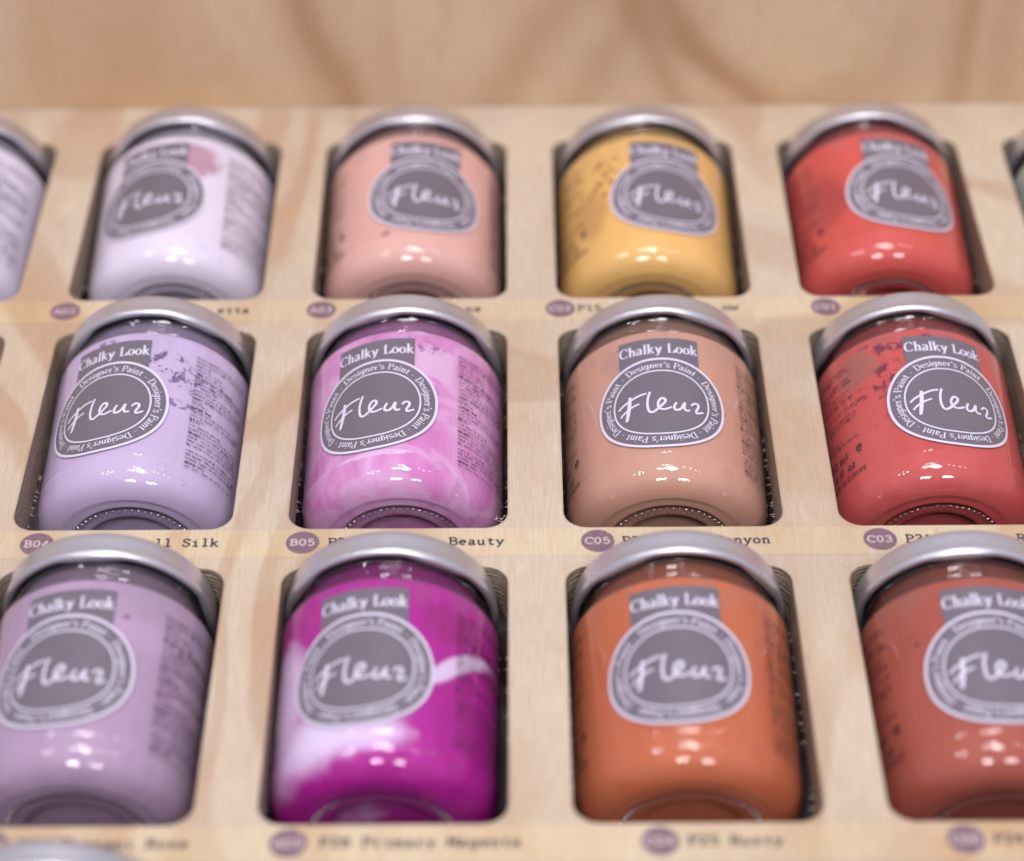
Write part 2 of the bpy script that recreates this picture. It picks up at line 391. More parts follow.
G = {
 ' ': (0.30, []),
 '-': (0.40, [('l', [(.08, .22), (.32, .22)])]),
 "'": (0.20, [('l', [(.10, .70), (.08, .52)])]),
 '.': (0.24, [('l', [(.08, .03), (.15, .03)])]),
 'C': (0.66, [('l', arc(.36, .35, .29, .36, 42, 318, 16)), ('s', [(.575, .48), (.575, .68)])]),
 'L': (0.60, [('l', [(.17, .70), (.17, .02)]), ('l', [(.17, .02), (.52, .02)]), ('l', [(.52, .01), (.54, .2)]), ('s', [(.06, .70), (.29, .70)]), ('s', [(.06, .01), (.2, .01)])]),
 'D': (0.70, [('l', [(.16, .70), (.16, .0)]), ('l', [(.16, .69), (.30, .69)] + arc(.30, .35, .31, .34, 90, -90, 12) + [(.16, .01)]), ('s', [(.04, .70), (.2, .70)]), ('s', [(.04, 0), (.2, 0)])]),
 'P': (0.58, [('l', [(.15, .70), (.15, .0)]), ('l', [(.15, .69), (.30, .69)] + arc(.30, .51, .20, .18, 90, -90, 10) + [(.15, .33)]), ('s', [(.04, .70), (.2, .70)]), ('s', [(.04, 0), (.28, 0)])]),
 'B': (0.62, [('l', [(.15, .70), (.15, .0)]), ('l', [(.15, .69), (.32, .69)] + arc(.32, .53, .17, .16, 90, -90, 8) + [(.15, .37)]), ('l', [(.30, .37)] + arc(.34, .19, .20, .18, 90, -90, 8) + [(.15, .01)]), ('s', [(.04, .70), (.2, .70)]), ('s', [(.04, 0), (.2, 0)])]),
 'F': (0.56, [('l', [(.15, .70), (.15, .0)]), ('l', [(.15, .69), (.52, .69)]), ('l', [(.15, .37), (.40, .37)]), ('s', [(.52, .70), (.52, .55)]), ('s', [(.04, .70), (.2, .70)]), ('s', [(.04, 0), (.28, 0)])]),
 'S': (0.54, [('c', [(.45, .58), (.36, .69), (.20, .68), (.10, .55), (.20, .40), (.36, .33), (.46, .18), (.36, .03), (.18, .01), (.08, .13)]), ('s', [(.46, .52), (.46, .70)]), ('s', [(.08, .0), (.08, .2)])]),
 'R': (0.64, [('l', [(.15, .70), (.15, .0)]), ('l', [(.15, .69), (.30, .69)] + arc(.30, .52, .19, .17, 90, -90, 10) + [(.15, .35)]), ('l', [(.30, .35), (.52, .01)]), ('s', [(.04, .70), (.2, .70)]), ('s', [(.04, 0), (.28, 0)]), ('s', [(.48, 0), (.60, 0)])]),
 'M': (0.80, [('l', [(.14, .0), (.14, .70)]), ('l', [(.14, .70), (.40, .15)]), ('l', [(.40, .15), (.66, .70)]), ('l', [(.66, .70), (.66, .0)]), ('s', [(.04, .70), (.2, .70)]), ('s', [(.6, .70), (.76, .70)]), ('s', [(.04, 0), (.24, 0)]), ('s', [(.56, 0), (.76, 0)])]),
 'G': (0.68, [('l', arc(.36, .35, .28, .36, 45, 350, 16)), ('l', [(.62, .30), (.62, .08)]), ('s', [(.46, .31), (.66, .31)])]),
 'A': (0.66, [('l', [(.08, 0), (.33, .70)]), ('l', [(.33, .70), (.58, 0)]), ('l', [(.17, .24), (.49, .24)]), ('s', [(.0, 0), (.18, 0)]), ('s', [(.48, 0), (.66, 0)])]),
 'E': (0.58, [('l', [(.12, 0), (.12, .70)]), ('l', [(.12, .69), (.50, .69)]), ('l', [(.12, .36), (.42, .36)]), ('l', [(.12, .01), (.50, .01)])]),
 'I': (0.26, [('l', [(.13, 0), (.13, .70)])]),
 'N': (0.66, [('l', [(.12, 0), (.12, .70)]), ('l', [(.12, .70), (.54, 0)]), ('l', [(.54, 0), (.54, .70)])]),
 'U': (0.64, [('l', [(.12, .70), (.12, .2)] + arc(.32, .2, .20, .2, 180, 360, 8) + [(.52, .70)])]),
 'O': (0.70, [('l', arc(.35, .35, .28, .35, 90, 450, 16))]),
 'a': (0.48, [('c', [(.09, .37), (.16, .45), (.28, .45), (.34, .36), (.34, .10), (.38, .02), (.45, .04)]), ('c', [(.34, .27), (.17, .22), (.07, .12), (.12, .01), (.23, .01), (.34, .12)])]),
 'c': (0.44, [('l', arc(.24, .225, .17, .225, 45, 315, 12))]),
 'd': (0.54, [('l', arc(.23, .225, .17, .215, 30, 330, 14)), ('l', [(.40, .74), (.40, 0)]), ('s', [(.30, .73), (.41, .73)]), ('s', [(.40, 0), (.50, 0)])]),
 'T': (0.60, [('l', [(.30, .70), (.30, 0)]), ('l', [(.06, .69), (.54, .69)]), ('s', [(.06, .70), (.06, .55)]), ('s', [(.54, .70), (.54, .55)]), ('s', [(.18, 0), (.42, 0)])]),
 'e': (0.46, [('l', [(.08, .25), (.40, .25)] + arc(.24, .23, .17, .22, 8, 315, 14))]),
 'g': (0.50, [('l', arc(.22, .23, .15, .21, 20, 380, 14)), ('c', [(.38, .45), (.38, .05), (.36, -.12), (.22, -.20), (.08, -.14)]), ('s', [(.36, .44), (.47, .44)])]),
 'h': (0.54, [('l', [(.13, .74), (.13, 0)]), ('c', [(.13, .32), (.22, .44), (.34, .43), (.40, .32)]), ('l', [(.40, .34), (.40, 0)]), ('s', [(.03, .73), (.14, .73)]), ('s', [(.04, 0), (.22, 0)]), ('s', [(.31, 0), (.50, 0)])]),
 'i': (0.28, [('l', [(.14, .45), (.14, 0)]), ('l', [(.135, .66), (.135, .58)]), ('s', [(.04, .44), (.15, .44)]), ('s', [(.04, 0), (.24, 0)])]),
 'k': (0.54, [('l', [(.13, .74), (.13, 0)]), ('l', [(.13, .20), (.40, .44)]), ('l', [(.22, .27), (.44, .01)]), ('s', [(.03, .73), (.14, .73)]), ('s', [(.04, 0), (.22, 0)]), ('s', [(.36, 0), (.52, 0)]), ('s', [(.30, .44), (.48, .44)])]),
 'l': (0.27, [('l', [(.14, .74), (.14, 0)]), ('s', [(.04, .73), (.15, .73)]), ('s', [(.04, 0), (.24, 0)])]),
 'm': (0.78, [('l', [(.11, .45), (.11, 0)]), ('c', [(.11, .32), (.20, .44), (.30, .43), (.35, .32)]), ('l', [(.35, .34), (.35, 0)]), ('c', [(.35, .32), (.45, .44), (.56, .43), (.62, .32)]), ('l', [(.62, .34), (.62, 0)]), ('s', [(.02, .44), (.12, .44)]), ('s', [(.03, 0), (.20, 0)]), ('s', [(.28, 0), (.43, 0)]), ('s', [(.55, 0), (.70, 0)])]),
 'n': (0.54, [('l', [(.13, .45), (.13, 0)]), ('c', [(.13, .32), (.22, .44), (.34, .43), (.40, .32)]), ('l', [(.40, .34), (.40, 0)]), ('s', [(.03, .44), (.14, .44)]), ('s', [(.04, 0), (.22, 0)]), ('s', [(.31, 0), (.50, 0)])]),
 'o': (0.50, [('l', arc(.25, .225, .18, .225, 90, 450, 16))]),
 'p': (0.54, [('l', [(.13, .45), (.13, -.20)]), ('l', arc(.27, .225, .17, .215, 150, -150, 14)), ('s', [(.03, .44), (.14, .44)]), ('s', [(.04, -.20), (.24, -.20)])]),
 'r': (0.40, [('l', [(.13, .45), (.13, 0)]), ('c', [(.13, .30), (.22, .43), (.34, .42)]), ('s', [(.03, .44), (.14, .44)]), ('s', [(.04, 0), (.24, 0)])]),
 's': (0.42, [('c', [(.33, .37), (.25, .45), (.12, .43), (.09, .33), (.20, .25), (.32, .19), (.34, .09), (.24, .0), (.12, .01), (.06, .09)])]),
 't': (0.34, [('c', [(.16, .60), (.16, .30), (.16, .08), (.22, .01), (.32, .05)]), ('l', [(.05, .44), (.30, .44)])]),
 'u': (0.54, [('c', [(.12, .45), (.12, .16), (.17, .02), (.28, .01), (.39, .13)]), ('l', [(.39, .45), (.39, 0)]), ('s', [(.03, .44), (.14, .44)]), ('s', [(.30, .44), (.40, .44)]), ('s', [(.39, 0), (.49, 0)])]),
 'y': (0.52, [('l', [(.10, .44), (.27, .02)]), ('c', [(.43, .44), (.27, .02), (.20, -.15), (.07, -.19)]), ('s', [(.02, .44), (.20, .44)]), ('s', [(.33, .44), (.51, .44)])]),
 'w': (0.66, [('l', [(.08, .44), (.21, 0)]), ('l', [(.21, 0), (.33, .38)]), ('l', [(.33, .38), (.46, 0)]), ('l', [(.46, 0), (.59, .44)]), ('s', [(0, .44), (.17, .44)]), ('s', [(.50, .44), (.66, .44)])]),
 'f': (0.34, [('c', [(.34, .68), (.24, .74), (.16, .66), (.16, .5)]), ('l', [(.16, .55), (.16, 0)]), ('l', [(.04, .44), (.30, .44)])]),
 'z': (0.44, [('l', [(.06, .44), (.38, .44)]), ('l', [(.38, .44), (.06, .01)]), ('l', [(.06, .01), (.40, .01)])]),
 '0': (0.54, [('l', arc(.27, .35, .19, .35, 90, 450, 16))]),
 '1': (0.54, [('l', [(.28, .70), (.28, 0)]), ('l', [(.28, .70), (.13, .60)]), ('s', [(.13, 0), (.43, 0)])]),
 '2': (0.54, [('c', [(.08, .52), (.14, .67), (.28, .70), (.42, .62), (.43, .48), (.30, .28), (.08, .02)]), ('l', [(.08, .02), (.46, .02)])]),
 '3': (0.54, [('c', [(.09, .60), (.20, .70), (.36, .67), (.41, .54), (.34, .40), (.20, .37)]), ('c', [(.20, .37), (.37, .35), (.45, .22), (.38, .05), (.22, .0), (.07, .09)])]),
 '4': (0.54, [('l', [(.36, 0), (.36, .70)]), ('l', [(.36, .70), (.06, .20)]), ('l', [(.06, .20), (.48, .20)])]),
 '5': (0.54, [('l', [(.42, .69), (.14, .69)]), ('l', [(.14, .69), (.11, .38)]), ('c', [(.11, .38), (.26, .45), (.42, .38), (.46, .22), (.38, .05), (.22, .0), (.07, .08)])]),
 '6': (0.54, [('c', [(.42, .64), (.28, .70), (.13, .55), (.08, .25), (.18, .02), (.34, .02), (.45, .18), (.38, .38), (.22, .41), (.10, .28)])]),
 '7': (0.54, [('l', [(.07, .69), (.46, .69)]), ('l', [(.46, .69), (.20, 0)])]),
 '8': (0.54, [('l', arc(.27, .53, .15, .16, 90, 450, 12)), ('l', arc(.27, .18, .19, .18, 90, 450, 12))]),
}

def catmull(p, sub=5):
    q = [p[0]] + list(p) + [p[-1]]
    r = []
    for i in range(1, len(q) - 2):
        for s in range(sub):
            t = s / sub
            r.append(tuple(0.5 * (2 * q[i][c] + (q[i + 1][c] - q[i - 1][c]) * t + (2 * q[i - 1][c] - 5 * q[i][c] + 4 * q[i + 1][c] - q[i + 2][c]) * t * t
                                  + (3 * q[i][c] - q[i - 1][c] - 3 * q[i + 1][c] + q[i + 2][c]) * t ** 3) for c in (0, 1)))
    r.append(tuple(p[-1]))
    return r

class Flat:
    """collects flat shapes in (u, v) mm; build() bends them onto a surface"""
    def __init__(self):
        self.v, self.f, self.ids = [], [], []
    def ribbon(self, pts, width, closed=False):
        n = len(pts)
        if n < 2:
            return
        base = len(self.v)
        for i, p in enumerate(pts):
            a = pts[i - 1] if (i > 0 or closed) else p
            c = pts[(i + 1) % n] if (i < n - 1 or closed) else p
            dx, dy = c[0] - a[0], c[1] - a[1]
            L = math.hypot(dx, dy) or 1e-9
            w = width(i, dx / L, dy / L) if callable(width) else width
            nx, ny = -dy / L * w / 2, dx / L * w / 2
            self.v += [(p[0] + nx, p[1] + ny), (p[0] - nx, p[1] - ny)]
        for i in range(n if closed else n - 1):
            j = (i + 1) % n
            self.f.append((base + 2 * i, base + 2 * i + 1, base + 2 * j + 1, base + 2 * j))
        self.ids.append((base, len(self.v), (len(self.ids) % 7) * 0.005))
    def band(self, inner, outer):
        base = len(self.v)
        n = len(inner)
        for a, c in zip(inner, outer):
            self.v += [a, c]
        for i in range(n):
            j = (i + 1) % n
            self.f.append((base + 2 * i, base + 2 * i + 1, base + 2 * j + 1, base + 2 * j))
    def text(self, s, size, place, style='serif', pitch=None, squeeze=1.0, track=0.0):
        """size: em in mm; place(x, y) -> (u, v)"""
        x = 0.0
        for ch in s:
            adv, strokes = G[ch]
            sq_ = squeeze * (1.0 if not pitch else 1.75 if adv < 0.3 else 1.35 if adv < 0.42 else 1.0 if adv < 0.7 else 0.8)
            if pitch:
                ox = x + (pitch / size - adv * sq_) / 2
            else:
                ox = x
            for kind, pts in strokes:
                if kind == 's' and style == 'sans':
                    continue
                if kind == 'c':
                    pts = catmull(pts, 4)
                elif kind == 'l' and len(pts) == 2 and size > 4:
                    (ax, ay), (bx, by) = pts
                    pts = [(ax + (bx - ax) * t / 4, ay + (by - ay) * t / 4) for t in range(5)]
                q = [place((ox + px * sq_) * size, py * size) for px, py in pts]
                if style == 'serif':
                    dirs = pts
                    def wfun(i, dx, dy, pts=pts, kind=kind):
                        a = pts[max(0, i - 1)]
                        c = pts[min(len(pts) - 1, i + 1)]
                        L = math.hypot(c[0] - a[0], c[1] - a[1]) or 1
                        return size * ((0.045 if kind == 's' else 0.05 + 0.075 * abs((c[1] - a[1]) / L) ** 1.5))
                    self.ribbon(q, wfun)
                elif style == 'mono':
                    self.ribbon(q, size * (0.13 if kind != 's' else 0.115))
                else:
                    self.ribbon(q, size * 0.085)
            x += (pitch / size) if pitch else adv * squeeze + track
        return x * size
    def build(self, name, fn):
        lift = [0.0] * len(self.v)
        for start, end, q in self.ids:           # every stroke lies a few microns above the one it crosses
            for i in range(start, end):
                lift[i] = q
        return mesh_of(name, [fn(u, v, h) for (u, v), h in zip(self.v, lift)], self.f)

def text_len(s, squeeze=1.0, track=0.0):
    return sum(G[c][0] * squeeze + track for c in s)

# ------------------------------------------------------------------ the display board with its pockets
COLX = [47.6 + 81.5 * (i - 3) for i in range(6)]
ROWY = [649.6, 533.3, 417.4, 301.4]          # front edge of each row's pockets
PW, PL, PR = 65.0, 98.7, 7.0                  # pocket width, length, corner radius
T = 16.0                                      # board thickness
PITCH_X, GAP = 80.0, 116.05 - PL

tray = bpy.data.objects.new('display_board', None)
C.objects.link(tray)
tray.location = (0.01, 0.53, -0.066)
tray['label'] = 'pale plywood display board with rounded rectangular pockets holding the paint jars'
tray['category'] = 'display board'
TI = Matrix.Translation(tray.location).inverted()
def tpart(name, mesh, mat, smooth=False, parent=None):
    o = obj(name, mesh, mat, parent or tray, smooth)
    if parent is None:
        o.matrix_parent_inverse = TI
    return o

def rounded(cx, cy, hw, hl, r, n=8):
    p = []
    for q, (sx, sy) in enumerate(((1, -1), (1, 1), (-1, 1), (-1, -1))):
        for j in range(n + 1):
            a = R(-90 + 90 * q + 90 * j / n)
            p.append((cx + sx * (hw - r) + r * math.cos(a), cy + sy * (hl - r) + r * math.sin(a)))
    return p

def outer_rect(x0, x1, y0, y1, r, n=8):
    p = []
    for q, (X, Y) in enumerate(((x1, y0), (x1, y1), (x0, y1), (x0, y0))):
        for j in range(n + 1):
            t = (j - n / 2) / (n / 2)
            d_in = ((-1, 0), (0, -1), (1, 0), (0, 1))[q]
            d_out = ((0, 1), (-1, 0), (0, -1), (1, 0))[q]
            d = d_in if t < 0 else d_out
            p.append((X + d[0] * abs(t) * r * 2, Y + d[1] * abs(t) * r * 2))
    return p

bv, bf, bmi = [], [], []
rb = random.Random(3)
def quad(pts, mi):
    s = len(bv)
    bv.extend([(x * MM, y * MM, z * MM) for x, y, z in pts])
    bf.append(tuple(range(s, s + len(pts))))
    bmi.append(mi)
splint = [[], []]
for cx in COLX:
    for yf in ROWY:
        cy = yf + PL / 2
        hole = rounded(cx, cy, PW / 2, PL / 2, PR)
        wide = rounded(cx, cy, PW / 2 + 0.5, PL / 2 + 0.5, PR + 0.5)
        out = outer_rect(cx - 40.75, cx + 40.75, yf - GAP / 2, yf + PL + GAP / 2, PR)
        N = len(hole)
        jag = [rb.uniform(-0.5, 0.3) for _ in hole]
        base = len(bv)
        loops = [[(x, y, 0) for x, y in out], [(x, y, 0) for x, y in wide], [(x, y, -0.35) for x, y in hole],
                 [(x, y, -T / 2) for x, y in hole], [(x, y, -T + jg) for (x, y), jg in zip(hole, jag)], [(x, y, -T) for x, y in out]]
        for lp in loops:
            bv.extend([(x * MM, y * MM, z * MM) for x, y, z in lp])
        for li in range(5):
            for i in range(N):
                j = (i + 1) % N
                bf.append((base + li * N + i, base + li * N + j, base + (li + 1) * N + j, base + (li + 1) * N + i))
                bmi.append(0 if li < 2 else (1 if li < 4 else 0))
        # torn fibres along the lower edge of the router cut
        sv, sf = splint
        for i in range(80):
            t = rb.random()
            side = rb.choice((0, 1, 2))
            if side == 2:
                px, py, dx, dy = cx + (t - .5) * (PW - 16), yf + PL, 0, -1
            else:
                sg = 1 if side else -1
                px, py, dx, dy = cx + sg * PW / 2, yf + 9 + t * (PL - 18), -sg, 0
            L, w = rb.uniform(0.4, 1.7) * rb.choice((0.6, 1, 1)), rb.uniform(0.12, 0.32)
            z0 = -T + rb.uniform(-0.1, 0.6)
            sd = rb.uniform(-0.8, 0.8)
            s = len(sv)
            q = [(px + 0.1 * -dx, py - w * abs(dx)), (px - 0.1 * dx, py + w * abs(dx))] if dx else [(px - w, py + .1), (px + w, py + .1)]
            tip = (px + dx * L + (sd if not dx else 0), py + dy * L + (sd if dx else 0), z0 - rb.uniform(0.2, 1.4))
            sv += [(q[0][0] * MM, q[0][1] * MM, z0 * MM), (q[1][0] * MM, q[1][1] * MM, z0 * MM), (tip[0] * MM, tip[1] * MM, tip[2] * MM), (px * MM, py * MM, (z0 - .25) * MM)]
            sf += [(s, s + 1, s + 2), (s, s + 2, s + 3), (s + 1, s + 3, s + 2)]
X0, X1 = COLX[0] - 40.75, COLX[-1] + 40.75
Y0, Y1 = ROWY[-1] - GAP / 2, ROWY[0] + PL + GAP / 2
BX0, BX1, BY0, BY1 = X0 - 12, X1 + 12, Y0 - 12, 772.5
for (a, b_, c, d) in ((BX0, BX1, Y1, BY1), (BX0, BX1, BY0, Y0), (BX0, X0, Y0, Y1), (X1, BX1, Y0, Y1)):
    quad([(a, c, 0), (b_, c, 0), (b_, d, 0), (a, d, 0)], 0)
    quad([(a, c, -T), (a, d, -T), (b_, d, -T), (b_, c, -T)], 0)
for (p, q) in (((BX0, BY0), (BX1, BY0)), ((BX1, BY0), (BX1, BY1)), ((BX1, BY1), (BX0, BY1)), ((BX0, BY1), (BX0, BY0))):
    quad([(*p, -T), (*q, -T), (*q, 0), (*p, 0)], 1)
bm_ = mesh_of('pocket_panel', bv, bf)
bm_.materials.append(M_board)
bm_.materials.append(M_edge)
for p, mi in zip(bm_.polygons, bmi):
    p.material_index = mi
tpart('pocket_panel', bm_, None)
o = tpart('torn_fibres', mesh_of('torn_fibres', *splint), M_splinter)
o['kind'] = 'stuff'
# loose fibre tufts at the top corners of some pockets
fv, ff = [], []
for (px, py, nn, sp) in ((-3.2, 536.5, 9, 2.6), (28.5, 530.6, 7, 2.6), (17.0, 516.0, 9, 3.0), (-64, 515.6, 5, 3), (124, 531, 4, 2), (97, 515, 5, 3),
                         (117, 650.5, 6, 2.4), (60, 648.0, 4, 2), (27.8, 414.5, 3, 1.6), (98, 516, 5, 3), (-23, 650, 3, 2)):
    for i in range(nn):
        x, y = px + rb.uniform(-sp, sp), py + rb.uniform(-1.2, 1.2)
        a = rb.uniform(0, 2 * PI)
        L, w = rb.uniform(0.7, 2.3), rb.uniform(0.06, 0.14)
        s = len(fv)
        h = rb.uniform(.2, .8)
        fv += [((x - w * math.sin(a)) * MM, (y + w * math.cos(a)) * MM, .13 * MM), ((x + w * math.sin(a)) * MM, (y - w * math.cos(a)) * MM, .13 * MM),
               ((x + L * math.cos(a)) * MM, (y + L * math.sin(a)) * MM, (.13 + h) * MM), (x * MM, y * MM, .3 * MM)]
        ff += [(s, s + 1, s + 2), (s, s + 2, s + 3), (s + 1, s + 3, s + 2)]
o = tpart('loose_fibres', mesh_of('loose_fibres', fv, ff), M_splinter)
o['kind'] = 'stuff'
# varnished strips that carry the printed names
for yf in ROWY[:3]:
    tpart('name_strip', box_mesh('name_strip', BX0 + 1, BX1 - 1, yf - 13.0, yf - 0.9, 0.0, 0.10), M_strip)
# closed box added under the board to block ambient light from the sides
tpart('light_block_side', box_mesh('light_block_side', BX0, BX0 + 9, BY0, BY1, -66, -T - .02), M_dark)
tpart('light_block_side', box_mesh('light_block_side', BX1 - 9, BX1, BY0, BY1, -66, -T - .02), M_dark)
tpart('light_block_front', box_mesh('light_block_front', BX0 + 9.02, BX1 - 9.02, BY0, BY0 + 9, -66, -T - .02), M_dark)
tpart('light_block_rear', box_mesh('light_block_rear', BX0 + 9.02, BX1 - 9.02, BY1 - 9, BY1, -66, -T - .02), M_dark)
tpart('light_block_bottom', box_mesh('light_block_bottom', BX0 + 9.02, BX1 - 9.02, BY0 + 9.02, BY1 - 9.02, -66, -62), M_dark)

PHI = R(8.0)                                   # tilt of the jars, lid end up
GAPF, ZC = 15.7, -22.9                         # base behind the pocket's front edge, axis height there
JR = 31.5
AX = Vector((0, math.cos(PHI), math.sin(PHI)))
NU = Vector((0, -math.sin(PHI), math.cos(PHI)))
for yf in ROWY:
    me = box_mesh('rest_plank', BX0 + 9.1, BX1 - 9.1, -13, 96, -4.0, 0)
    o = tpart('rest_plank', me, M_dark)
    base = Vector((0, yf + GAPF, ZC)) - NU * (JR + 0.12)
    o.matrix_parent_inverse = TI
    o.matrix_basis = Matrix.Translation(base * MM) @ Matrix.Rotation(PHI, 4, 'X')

# badges and names printed on the strips
def board_text(s, x_left, y_base, size=4.55, pitch=2.72):
    F = Flat()
    F.text(s, size, lambda x, y: (x_left + x, y_base + y), 'mono', pitch=pitch, squeeze=1.10)
    return F.build('name_lettering', lambda u, v, h: (u * MM, v * MM, (0.14 + h) * MM))
def px_to_board(px, py):
    f, h = 2395.0, 462.0
    v = (py - 430.5) / f
    d = (h * math.cos(TH) - v * h * math.sin(TH)) / (math.sin(TH) + v * math.cos(TH))
    depth = d * math.cos(TH) + h * math.sin(TH)
    return (px - 512) * depth / f, d
BADGES = [  # row, badge x, code, [(text, left x), ...] in mm on the board
    (0, 65, 313, 'A02', [('etta', 217)]), (0, 322, 311, 'A03', [('ne', 466)]), (0, 561, 309, 'C02', [('P15', 578), ('ow', 722)]), (0, 826, 307, 'C01', []),
    (1, 36, 542, 'B04', [('P34 Seashell Silk', 60)]), (1, 302, 541, 'B05', [('P22 American Beauty', 327)]),
    (1, 597, 540, 'C05', [('P32 Grand Canyon', 621)]), (1, 879, 539, 'C03', [('P31 Pompeii Red', 904)]),
    (2, -15, 848, 'B06', [('P36 Trapani Rose', 14)]), (2, 285, 846, 'A05', [('P28 Primary Magenta', 316)]), (2, 658, 844, 'C04', [('P25 Rusty', 685)]), (2, 963, 840, 'C06', [('P24', 990)]),
]
for row, bx, by, code, names in BADGES:
    x, y = px_to_board(bx, by)
    y = ROWY[row] - 6.6
    n_ = 40
    v = [(x * MM, y * MM, .14 * MM)] + [((x + 4.9 * math.cos(2 * PI * i / n_)) * MM, (y + 4.9 * math.sin(2 * PI * i / n_)) * MM, .14 * MM) for i in range(n_)]
    bo = tpart('code_badge', mesh_of('code_badge', v, [(0, 1 + i, 1 + (i + 1) % n_) for i in range(n_)]), M_badge)
    F = Flat()
    F.text(code, 3.8, lambda u, w: (x - 3.75 + u, y - 1.3 + w), 'mono', pitch=2.5, squeeze=1.1)
    tpart('code_lettering', F.build('code_lettering', lambda u, w, h: (u * MM, w * MM, (.20 + h) * MM)), M_badge_text, parent=bo)
    for s, tx in names:
        lx, _ = px_to_board(tx, by)
        tpart('name_lettering', board_text(s, lx, y - 1.4), M_print)

# ------------------------------------------------------------------ plywood panel behind, shelf beneath
wall = obj('back_wall', box_mesh('back_wall', -420, 440, 773, 791, -65.9, 150), M_wall, smooth=False)
wall['kind'] = 'structure'
wall['label'] = 'pine plywood panel with brown grain bands behind the display board'
shelf = obj('shelf', box_mesh('shelf', -420, 440, 200, 791, -86, -66), M_board, smooth=False)
shelf['kind'] = 'structure'
shelf['label'] = 'plywood shelf under the display board'

# ------------------------------------------------------------------ jar meshes (shared), axis on local Z, label towards local -Y
def smooth_prof(p, sub=4):
    return catmull(p, sub)
glass_prof = [(0.01, 0.6), (8, 0.5), (12.5, 0.1), (15.2, -0.5), (16.6, -0.85), (18.0, -1.0), (21.0, -1.0), (22.6, -0.8), (24.2, -0.1)] + \
    catmull([(24.2, -0.3), (26.6, 0.6), (28.7, 2.0), (30.3, 4.2), (31.2, 7.2), (31.45, 10.5)], 4) + [(31.45, 11.6), (31.62, 12.0), (31.64, 12.3), (31.5, 12.8), (31.5, 13.4), (31.5, 30), (31.5, 50), (31.5, 62.6), (31.5, 63.3)] + \
    catmull([(31.48, 63.7), (31.3, 64.4), (30.8, 65.2), (29.6, 65.7), (28.3, 66.0), (27.6, 66.4)], 4) + [(27.6, 66.6), (27.9, 67.0), (28.5, 67.4), (28.6, 67.8), (28.4, 68.2), (27.8, 68.6), (27.6, 69.2), (27.7, 69.8), (28.3, 70.3), (28.5, 70.8), (28.3, 71.3), (27.7, 71.7), (27.6, 72.4), (28.2, 73.0), (28.2, 73.8), (27.4, 74.4), (27.4, 81.5)]
me_glass = lathe('jar_glass', glass_prof, 112)
paint_prof = [(0.01, 5.6), (8, 5.4), (12.0, 5.0), (13.6, 4.0), (14.6, 1.6), (15.6, 0.8), (17, 0.75), (19.5, 1.1)] + \
    catmull([(19.5, 0.9), (22.8, 1.4), (26.0, 2.6), (28.4, 4.4), (30.0, 7.2), (30.75, 10.6)], 4) + [(30.8, 11.2), (31.0, 11.6), (31.05, 12.1), (31.05, 12.8), (31.05, 40), (31.05, 62.6), (31.05, 63.4), (30.9, 64.1), (30.3, 64.7), (29.1, 65.1), (27.8, 65.6), (26.9, 66.5), (26.7, 68.5), (26.6, 74.2), (26.0, 74.5), (0.01, 74.5)]
me_paint = lathe('paint_fill', paint_prof, 96)

def lid_wob(a, j, r, z):
    # lugs pressed into the rim at four places pull the curled edge down and in
    if j <= 7:
        c = math.cos(2 * (a + 0.35)) ** 2
        g = max(0.0, (c - 0.55) / 0.45)
        g = g * g * (3 - 2 * g)
        w = (7 - j) / 7.0
        z -= 1.1 * g * w
        r -= (0.9 * g * w if j < 4 else 0.25 * g * w)
    return r, z
lid_prof = [(28.6, 75.4), (28.5, 74.6), (28.8, 74.0), (29.4, 73.6), (30.1, 73.6), (30.7, 74.0), (30.95, 74.7), (30.85, 75.5), (30.6, 76.3), (30.45, 77.2), (30.3, 79.8), (30.1, 81.4), (29.6, 82.4), (28.9, 83.1), (27.9, 83.4), (26.8, 83.3),
            (26.2, 82.9), (25.6, 82.6), (10, 82.6), (0.01, 82.6)]
me_lid = lathe('lid', lid_prof, 128, lid_wob)

# knurled ring on the base: a bead of glass every few degrees
kv, kf = [], []
for i in range(64):
    a = 2 * PI * i / 64
    ca, sa = math.cos(a), math.sin(a)
    s = len(kv)
    rings = ((0.0, 1.0), (0.6, 0.72), (0.85, 0.0))
    for (hh, rr) in rings[:2]:
        for q in range(8):
            t = 2 * PI * q / 8
            dr, dt = 1.15 * rr * math.cos(t), 0.72 * rr * math.sin(t)
            kv.append(((19.5 + dr) * ca * MM - dt * sa * MM, (19.5 + dr) * sa * MM + dt * ca * MM, (-0.95 - hh * 0.75) * MM))
    kv.append((19.5 * ca * MM, 19.5 * sa * MM, (-0.95 - 0.62) * MM))
    for q in range(8):
        w = (q + 1) % 8
        kf += [(s + q, s + 8 + q, s + 8 + w, s + w), (s + 8 + q, s + 16, s + 8 + w)]
me_knurl = mesh_of('knurled_ring', kv, kf)

# embossed mark and mould seams on the heel
ev, ef = [], []
def ring_emboss(ang, zc_, rad):
    for i in range(20):
        t = 2 * PI * i / 20
        for (dr, hh) in ((-.3, 0), (0, .22), (.3, 0)):
            uu, vv = (rad + dr) * math.cos(t), zc_ + (rad + dr) * math.sin(t)
            rr = 31.42 - max(0, (11 - vv)) ** 2 * 0.043 + hh
            a = ang + uu / 31.5
            ev.append((rr * math.sin(a) * MM, -rr * math.cos(a) * MM, vv * MM))
    s = len(ev) - 60
    for i in range(20):
        j = (i + 1) % 20
        for q in range(2):
            ef.append((s + i * 3 + q, s + j * 3 + q, s + j * 3 + q + 1, s + i * 3 + q + 1))
ring_emboss(R(38), 8.2, 1.5)
ring_emboss(R(52), 6.0, 0.9)
me_emboss = mesh_of('embossed_mark', ev, ef)

